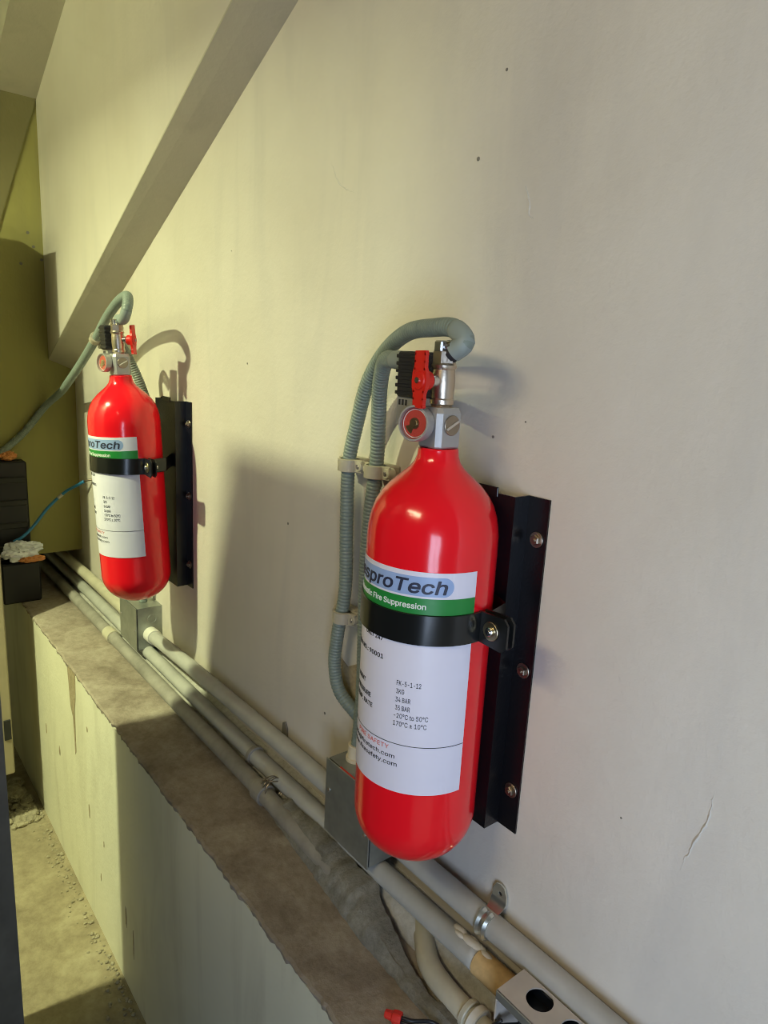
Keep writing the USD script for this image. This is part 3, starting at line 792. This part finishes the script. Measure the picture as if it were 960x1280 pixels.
nb = jbox(-0.206, -0.108, -0.0545, -0.645, -0.5365, 'grey metal junction box half hidden behind the nearer cylinder')
part(nb, 'gland', join(lathe([(0, 0), (0.0145, 0), (0.0145, 0.004), (0.0125, 0.005), (0.0118, 0.022), (0.0105, 0.023), (0, 0.023)], 28).apply_translation((-0.183, -0.026, -0.5365)),), 'cream_gland', label='cream plastic gland where the hose enters')
part(nb, 'red_strip', box(-0.178, -0.140, -0.0572, -0.0546, -0.5372, -0.5355), 'nut_red', smooth=False, label='strip of red showing along the cover seam')  # thin strip coloured red along the cover seam
fb = jbox(-1.062, -0.957, -0.055, -0.662, -0.566, 'grey metal junction box just below the farther cylinder')


def pipe(name, label, pts, r, material, cat='pipe'):
    t = thing(name, (np.mean([p[0] for p in pts]), np.mean([p[1] for p in pts]), min(p[2] for p in pts) - r), label, cat, 'pipes along the foot of the wall')
    part(t, 'tube', tube(pts, r, 0.012, 24), material, smooth=True)
    return t


p1 = pipe('conduit_pipe', 'grey conduit pipe against the wall between the two metal boxes, topmost there', [(-0.957, -0.028, -0.629), (-0.75, -0.0265, -0.622), (-0.45, -0.024, -0.617), (-0.206, -0.022, -0.616)], 0.0138, 'pipe_paint')
part(p1, 'socket', cyl((-0.957, -0.028, -0.629), (1, 0, 0.03), 0.0165, 0.028, 28, bevel=0.001), 'white_plastic', label='white end socket at the far box')
p1 = pipe('conduit_pipe', 'grey conduit pipe emerging right of the nearer cylinder, held by a steel saddle', [(-0.108, -0.0205, -0.6155), (0.1, -0.0185, -0.6145), (0.35, -0.017, -0.614), (0.8, -0.016, -0.613)], 0.0142, 'pipe_paint')
p1 = pipe('conduit_pipe', 'grey conduit pipe left of the farther metal box, running to the dark corner', [(-2.25, -0.03, -0.628), (-1.6, -0.03, -0.625), (-1.3, -0.029, -0.625), (-1.062, -0.028, -0.628)], 0.0138, 'pipe_cream')
p2 = pipe('conduit_pipe', 'grey conduit pipe just under both metal boxes, with a rusty coupling at its near end', [(-2.25, -0.032, -0.668), (-1.5, -0.032, -0.668), (-0.9, -0.032, -0.672), (-0.55, -0.032, -0.673), (-0.30, -0.032, -0.668), (-0.09, -0.033, -0.660), (0.072, -0.034, -0.654)], 0.0136, 'pipe_paint')
part(p2, 'coupling', cyl((-0.462, -0.032, -0.672), (1, 0, 0.02), 0.0170, 0.010, 28, bevel=0.001), 'pipe_dusty', label='dusty coupling ring halfway along')
part(p2, 'rusty_end', cyl((0.070, -0.034, -0.654), (1, 0, 0.03), 0.0148, 0.052, 28, bevel=0.001), 'orange_stain', label='orange stained coupling at the near end')
g = np.random.default_rng(8)
bl = []
for k in range(9):
    s = trimesh.creation.icosphere(1, 0.004 + 0.004 * g.random())
    s.apply_scale((1.8, 0.8, 0.6)); s.apply_translation((0.050 + 0.03 * g.random() * (1 if k < 6 else -1), -0.034 + 0.010 * (g.random() - 0.2), -0.643 + 0.003 * g.random()))
    bl.append(s)
part(p2, 'paint_lumps', join(*bl), 'paint_drip', label='dried paint lumps on top', kind='stuff')
p3 = pipe('conduit_pipe', 'dusty grey conduit pipe lying lowest on the concrete ledge, vanishing into mortar', [(-2.25, -0.061, -0.686), (-1.2, -0.061, -0.686), (-0.7, -0.061, -0.686), (-0.33, -0.062, -0.685), (-0.1, -0.068, -0.688)], 0.0136, 'pipe_dusty')
part(p3, 'coupling', cyl((-0.39, -0.0615, -0.685), (1, 0, 0), 0.0172, 0.026, 28, bevel=0.001), 'pipe_dusty')
part(p3, 'socket', cyl((-1.15, -0.061, -0.686), (1, 0, 0), 0.0162, 0.04, 28, bevel=0.001), 'pipe_cream')
wire = []
for k in range(3):
    wire.append(ring((-0.372 + 0.006 * k, -0.05, -0.676), (1, 0.2 * k - 0.2, 0.1), 0.017 + 0.001 * k, 0.0009, 30, 6))
wire.append(tube([(-0.37, -0.06, -0.66), (-0.36, -0.07, -0.652), (-0.345, -0.062, -0.648), (-0.35, -0.05, -0.655)], 0.0009, 0.003, 8))
solo('tie_wire', join(*wire), 'bolt_steel', 'twist of thin dark tie wire round the dusty pipes', 'wire')
p4 = pipe('elbow_pipe', 'cream pipe bending out beneath the grey conduit beside the mortar, ending in a white ring', [(-0.05, -0.012, -0.687), (-0.012, -0.040, -0.6865), (0.020, -0.060, -0.6868), (0.06, -0.067, -0.6868), (0.126, -0.068, -0.686)], 0.0128, 'pipe_cream')
part(p4, 'ring', cyl((0.088, -0.067, -0.6855), (1, 0, 0), 0.0158, 0.007, 28, bevel=0.001), 'pipe_cream')
part(p4, 'white_ring', cyl((0.099, -0.067, -0.6855), (1, 0, 0), 0.0165, 0.010, 28, bevel=0.001), 'white_plastic', label='white end ring')

# saddle clamp on the right-hand pipe
SX, PY, PZ = 0.066, -0.0188, -0.6147
sd = thing('pipe_saddle', (SX, 0, PZ - 0.015), 'shiny galvanised two-hole saddle clamping the right-hand pipe to the wall', 'pipe clamp')
secs = []
for a in np.radians(np.linspace(-130, 85, 30)):
    rr_ = 0.0146
    row = []
    for dx, dr in ((-0.0085, 0), (-0.0085, 0.0014), (-0.005, 0.0036), (-0.0015, 0.0015), (0.0015, 0.0015), (0.005, 0.0036), (0.0085, 0.0014), (0.0085, 0)):
        r = rr_ + dr
        row.append((SX + dx, PY - r * math.cos(a), PZ + r * math.sin(a)))
    secs.append(row)
part(sd, 'strap', loft(secs), 'galvanised_bright', smooth=30)
earp = Polygon([(SX - 0.0085, PZ + 0.012), (SX + 0.0085, PZ + 0.012), (SX + 0.0105, PZ + 0.022), (SX + 0.010, PZ + 0.033), (SX + 0.006, PZ + 0.041), (SX, PZ + 0.043), (SX - 0.006, PZ + 0.041), (SX - 0.010, PZ + 0.033), (SX - 0.0105, PZ + 0.022)]).difference(Point(SX + 0.001, PZ + 0.031).buffer(0.0028))
ea = plate(earp, 'y', -0.0045, 0.0022)
ea = ea.subdivide_to_size(0.003)
ea.vertices[:, 1] -= np.clip((PZ + 0.026 - ea.vertices[:, 2]) / 0.014, 0, 1) ** 2 * 0.012
part(sd, 'ear', ea, 'galvanised_bright', smooth=30, label='rounded screw ear')
part(sd, 'screw', cyl((SX + 0.001, -0.003, PZ + 0.031), (0, -1, 0), 0.0026, 0.0006, 14), 'dark_hole')
part(sd, 'spacer', box(SX - 0.007, SX + 0.007, -0.0036, 0.0, PZ + 0.014, PZ + 0.030), 'paint_drip', smooth=False)

# steel box with punched holes, its wires and the wire nut
bx0, bx1, by0, by1, bz0, bz1 = 0.132, 0.320, -0.077, -0.0355, -0.699, -0.612
sb = thing('switch_box', ((bx0 + bx1) / 2, -0.058, bz0), 'beige steel box with two round black knockout holes in its top', 'switch box')
w = 0.0018
shell = m3.Manifold.cube((bx1 - bx0, by1 - by0, bz1 - bz0)).translate((bx0, by0, bz0)) - m3.Manifold.cube((bx1 - bx0 - 2 * w, by1 - by0, bz1 - bz0 - 2 * w)).translate((bx0 + w, by0 - w, bz0 + w))
for hx, hy in ((0.165, -0.0505), (0.207, -0.0505), (0.262, -0.0505)):
    shell = shell - m3.Manifold.cylinder(0.02, 0.0136, 0.0136, 36).translate((hx, hy, bz1 - 0.01))
shell = shell - m3.Manifold.cylinder(0.02, 0.0138, 0.0138, 30).rotate((0, 90, 0)).translate((bx0 - 0.01, -0.067, -0.6855))
part(sb, 'shell', shell, 'box_beige', smooth=20)
part(sb, 'inner_shade', box(bx0 + 0.003, bx1 - 0.003, by1 - 0.004, by1 - 0.002, bz0 + 0.003, bz1 - 0.003), 'dark_hole', smooth=False)  # near-black sheets painted as the shade inside the box
part(sb, 'inner_shade', box(bx0 + 0.003, bx1 - 0.003, by0 + 0.012, by1 - 0.004, bz1 - 0.016, bz1 - 0.014), 'dark_hole', smooth=False)
part(sb, 'lip', box(bx0, bx1, by0 - 0.0012, by0 + 0.0012, bz1 - 0.010, bz1, 0.0005), 'galvanised', smooth=False)
for (nm, pts, r, mt, lb) in [
    ('electric_wire', [(0.165, -0.060, -0.655), (0.150, -0.078, -0.650), (0.138, -0.090, -0.668), (0.150, -0.092, -0.698), (0.19, -0.090, -0.6985)], 0.0022, 'cable_blue', 'blue wire spilling from the open front of the beige box'),
    ('electric_wire', [(0.175, -0.060, -0.660), (0.160, -0.080, -0.655), (0.149, -0.093, -0.674), (0.162, -0.095, -0.698), (0.20, -0.094, -0.698)], 0.0022, 'cable_green', 'green wire spilling from the open front of the beige box'),
    ('electric_wire', [(0.150, -0.060, -0.650), (0.141, -0.080, -0.648), (0.136, -0.086, -0.664), (0.145, -0.090, -0.690), (0.17, -0.095, -0.6975)], 0.0022, 'cable_black', 'short black wire looping at the corner of the beige box')]:
    solo(nm, tube(pts, r, 0.003, 12), mt, lb, 'wire', smooth=True)
cab = thing('wire_nut', (0.044, -0.133, ZP), 'red twist-on wire nut capping three black wires at the bottom edge', 'wire nut')
nd = np.array([0.85, 0.52, 0.0]); nd /= np.linalg.norm(nd)
n0 = np.array([0.035, -0.1385, ZP + 0.0110])
nut = trimesh.creation.revolve(np.array([(0, 0), (0.0034, 0), (0.0042, 0.001), (0.0048, 0.008), (0.0062, 0.0095), (0.0068, 0.014), (0.0064, 0.0185), (0.0058, 0.019), (0, 0.0185)]), sections=24)
ang = np.arctan2(nut.vertices[:, 1], nut.vertices[:, 0])
nut.vertices[:, :2] *= (1 + 0.05 * np.sign(np.sin(ang * 6)))[:, None]
nut.apply_transform(rot_to(nd)); nut.apply_translation(n0)
part(cab, 'cap', nut, 'nut_red', smooth=30, label='ribbed red cap')
n1 = n0 + nd * 0.0175
for k, o in enumerate(((0, 0, 0.002), (0.0014, -0.0022, -0.001), (-0.0014, 0.0022, -0.001))):
    o = np.array(o)
    part(cab, 'wire', tube([n1 + o, n1 + o + nd * 0.012 + (0, 0, 0.001), np.array((0.072, -0.102, ZP + 0.006)) + o * 1.4, np.array((0.090, -0.096, ZP + 0.0042)) + o, np.array((0.106, -0.098, ZP + 0.0032)) + o, np.array((0.120, -0.094, ZP + 0.012)) + o, np.array((0.128, -0.088, ZP + 0.035)) + o, np.array((0.140, -0.075, ZP + 0.055)) + o], 0.0019, 0.004, 10), 'cable_black', smooth=True)

# ------------------------------------------------------------------ far left: cabinets, blue cable, clutter
bw = thing('blue_cable', (-1.5, -0.08, -0.53), 'thin blue cable hanging from the wall behind the farther cylinder', 'cable')
bp = [(-1.44, 0.004, -0.360), (-1.455, -0.015, -0.366), (-1.49, -0.030, -0.384), (-1.53, -0.051, -0.408), (-1.54, -0.095, -0.451), (-1.525, -0.137, -0.495), (-1.515, -0.168, -0.520), (-1.515, -0.190, -0.530)]
sp = spline(bp, 0.004)
part(bw, 'bare_end', sweep(sp[:9], 0.0028, 10), 'bolt_steel', smooth=True)
part(bw, 'cable', sweep(sp[8:], 0.0040, 12), 'cable_blue', smooth=True)
i0 = len(sp) * 42 // 100
part(bw, 'tape', sweep(sp[i0:i0 + 5], 0.0048, 12), 'plaster_filler', smooth=True, label='pale tape round the cable')

dv = thing('black_equipment', (-1.54, -0.175, ZP), 'black equipment block standing on the ledge in the dark far corner', 'equipment')
part(dv, 'lower_housing', box(-1.597, -1.50, -0.225, -0.130, ZP, -0.588, 0.004), 'black_plastic', smooth=20)
part(dv, 'upper_housing', box(-1.597, -1.535, -0.225, -0.143, -0.588, -0.318, 0.004), 'black_plastic', smooth=20)
for k in range(4):
    part(dv, 'rib', box(-1.540, -1.528, -0.222, -0.148, -0.56 + k * 0.062, -0.545 + k * 0.062, 0.002), 'rubber_dark', smooth=False)


def crumple(c, size, seed, amp):
    s = trimesh.creation.icosphere(3, 1.0)
    v = s.vertices
    n = meshkit.fbm(v * 2.3 + 11, 4, seed) - 0.5
    n2 = np.abs(meshkit.fbm(v * 3.1 + 5, 3, seed + 3) - 0.5)
    v = v * (1 + amp * n - 1.1 * amp * n2)[:, None]
    s.vertices = v * np.array(size) + np.array(c)
    return s


wr = thing('crumpled_wrapper', (-1.515, -0.17, -0.588), 'crumpled shiny pale wrapper with an orange edge at the far left', 'wrapper')
m = crumple((-1.503, -0.175, -0.560), (0.018, 0.055, 0.030), 3, 0.9)
m.apply_translation((0, 0, -0.588 - m.bounds[0][2]))
part(wr, 'foil', m, 'foil', smooth=False)
m = crumple((-1.496, -0.150, -0.580), (0.010, 0.036, 0.010), 5, 0.8)
m.apply_translation((0, 0, -0.588 - m.bounds[0][2]))
part(wr, 'orange_edge', m, 'orange_scrap', smooth=False, label='orange printed edge')
m = crumple((-1.56, -0.182, -0.30), (0.016, 0.022, 0.014), 8, 0.8)
m.apply_translation((0, 0, -0.318 - m.bounds[0][2]))
solo('paper_scrap', m, 'orange_scrap', 'small orange scrap lying on top of the black equipment', 'scrap', smooth=False)

cc = thing('cream_cabinet', (-1.40, -0.58, FLOOR), 'tall cream metal cabinet at the extreme left edge', 'cabinet')
part(cc, 'body', box(-1.47, -1.332, -0.90, -0.253, -1.10, 0.318, 0.003), 'cabinet_cream', smooth=20)
part(cc, 'plinth', box(-1.45, -1.36, -0.88, -0.29, FLOOR, -1.10), 'rubber_dark', smooth=False)
part(cc, 'latch', box(-1.334, -1.328, -0.272, -0.256, -1.00, -0.945, 0.001), 'rubber_dark', smooth=False, label='small black latch')
gc_ = thing('control_desk', (-0.53, -0.59, FLOOR), 'dark grey mottled steel control cabinet cut by the left edge', 'cabinet')
pr = np.array([(-0.43, FLOOR), (-0.43, -0.05), (-0.745, 0.472), (-0.75, 0.472), (-0.75, FLOOR)])
hull = trimesh.convex.convex_hull(np.vstack([np.c_[np.full(5, x), pr] for x in (-0.754, -0.30)]))
part(gc_, 'body', hull, 'cabinet_grey', smooth=False)
part(gc_, 'door', box(-0.72, -0.335, -0.434, -0.43, -1.15, -0.10, 0.001), 'cabinet_grey', smooth=False)
part(gc_, 'sloping_panel', trimesh.convex.convex_hull(np.array([(x, y + dy, z + dzz) for x in (-0.72, -0.335) for (y, z) in ((-0.455, -0.0086), (-0.72, 0.4306)) for dy, dzz in ((0, 0), (0.004, 0.0025))])), 'galvanised', smooth=False)

st_ = thing('added_cabinet', (0.24, -1.12, FLOOR), 'long steel cabinet added behind the viewer to shade the ledge', 'cabinet')  # unseen cabinet added to keep tube light off the ledge face
part(st_, 'body', box(-0.385, 0.86, -1.299, -0.95, FLOOR + 0.06, 0.25, 0.004), 'cabinet_grey', smooth=20)
part(st_, 'plinth', box(-0.36, 0.84, -1.28, -0.98, FLOOR, FLOOR + 0.06), 'rubber_dark', smooth=False)
for k in range(3):
    x0 = -0.375 + k * 0.41
    dr = part(st_, 'door', box(x0, x0 + 0.40, -0.956, -0.95, FLOOR + 0.08, 0.235, 0.001), 'cabinet_grey', smooth=False)
    part(dr, 'handle', box(x0 + 0.36, x0 + 0.372, -0.970, -0.956, -0.42, -0.28, 0.002), 'bright_steel', smooth=False)

wn = thing('window_1', (1.6, -1.29, -0.95), 'window added out of view in the rear wall for the fill light', 'window', kind='structure')  # unseen window frame added round the fill light
part(wn, 'frame', join(box(1.0, 1.05, -1.30, -1.24, -0.95, 0.15), box(2.15, 2.2, -1.30, -1.24, -0.95, 0.15), box(1.05, 2.15, -1.30, -1.24, -0.95, -0.90), box(1.05, 2.15, -1.30, -1.24, 0.10, 0.15)), 'white_plastic', smooth=False)
part(wn, 'mullion', box(1.585, 1.615, -1.27, -1.245, -0.90, 0.10), 'white_plastic', smooth=False)

# lamp bodies
lm = thing('work_lamp', (LAMP[0], LAMP[1], LAMP[2]), 'small shaded work lamp hanging from the ceiling of the passage', 'lamp')
shd = trimesh.creation.revolve(np.array([(0.030, 0.0), (0.031, 0.0), (0.026, 0.022), (0.014, 0.034), (0.0, 0.036), (0.0, 0.034), (0.013, 0.032), (0.025, 0.021), (0.030, 0.0)]), sections=32)
shd.apply_transform(rot_to(-ld)); shd.apply_translation(np.array(LAMP) - ld * 0.002)
part(lm, 'shade', shd, 'black_plastic')
part(lm, 'socket', cyl((LAMP[0], LAMP[1] + 0.008, LAMP[2] + 0.03), (0, 0, 1), 0.014, 0.06, 24, bevel=0.002), 'black_plastic')
part(lm, 'cord', cyl((LAMP[0], LAMP[1] + 0.008, LAMP[2] + 0.08), (0, 0, 1), 0.003, 0.92, 10), 'cable_black')
tb = thing('tube_fitting', (0.15, -1.26, 0.52), 'white tube light fitting on the rear wall', 'lamp')
part(tb, 'housing', box(-0.15, 0.45, -1.30, -1.235, 0.51, 0.59, 0.004), 'white_plastic', smooth=20)

# rubble along the foot of the ledge and in the far corner of the floor
g = np.random.default_rng(21)
bits = []
for k in range(420):
    far = g.random() < 0.35
    if far:
        x, y = -1.34 - abs(g.normal(0, 0.07)), -0.205 - min(abs(g.normal(0, 0.03)), 0.065)
        r = 0.004 + 0.010 * g.random() ** 2
    else:
        x, y = -0.55 - 0.9 * g.random(), -0.187 - abs(g.normal(0, 0.016))
        r = 0.0015 + 0.0035 * g.random() ** 2
    s = trimesh.creation.icosphere(0, r)
    s.vertices *= 0.7 + 0.6 * g.random(s.vertices.shape)
    s.apply_scale((1, 1, 0.7))
    s.apply_translation((x, y, FLOOR + 0.45 * r))
    bits.append(s)
solo('rubble', join(*bits), 'rubble', 'crumbs of broken plaster along the foot of the ledge', 'rubble', kind='stuff', smooth=False)
for k, (x, y, r) in enumerate([(-1.475, -0.235, 0.030), (-1.53, -0.222, 0.022), (-1.44, -0.212, 0.018)]):
    m = crumple((x, y, FLOOR + 0.4 * r), (r * 1.3, r, r * 0.6), 30 + k, 0.5)
    m.apply_translation((0, 0, FLOOR - m.bounds[0][2]))
    solo('plaster_lump', m, 'rubble', ['largest lump of broken plaster at the far end of the ledge foot', 'middle lump of broken plaster, deepest in the dark corner', 'smallest lump of broken plaster, closest to the ledge face'][k], 'rubble', 'lumps of broken plaster', smooth=False)
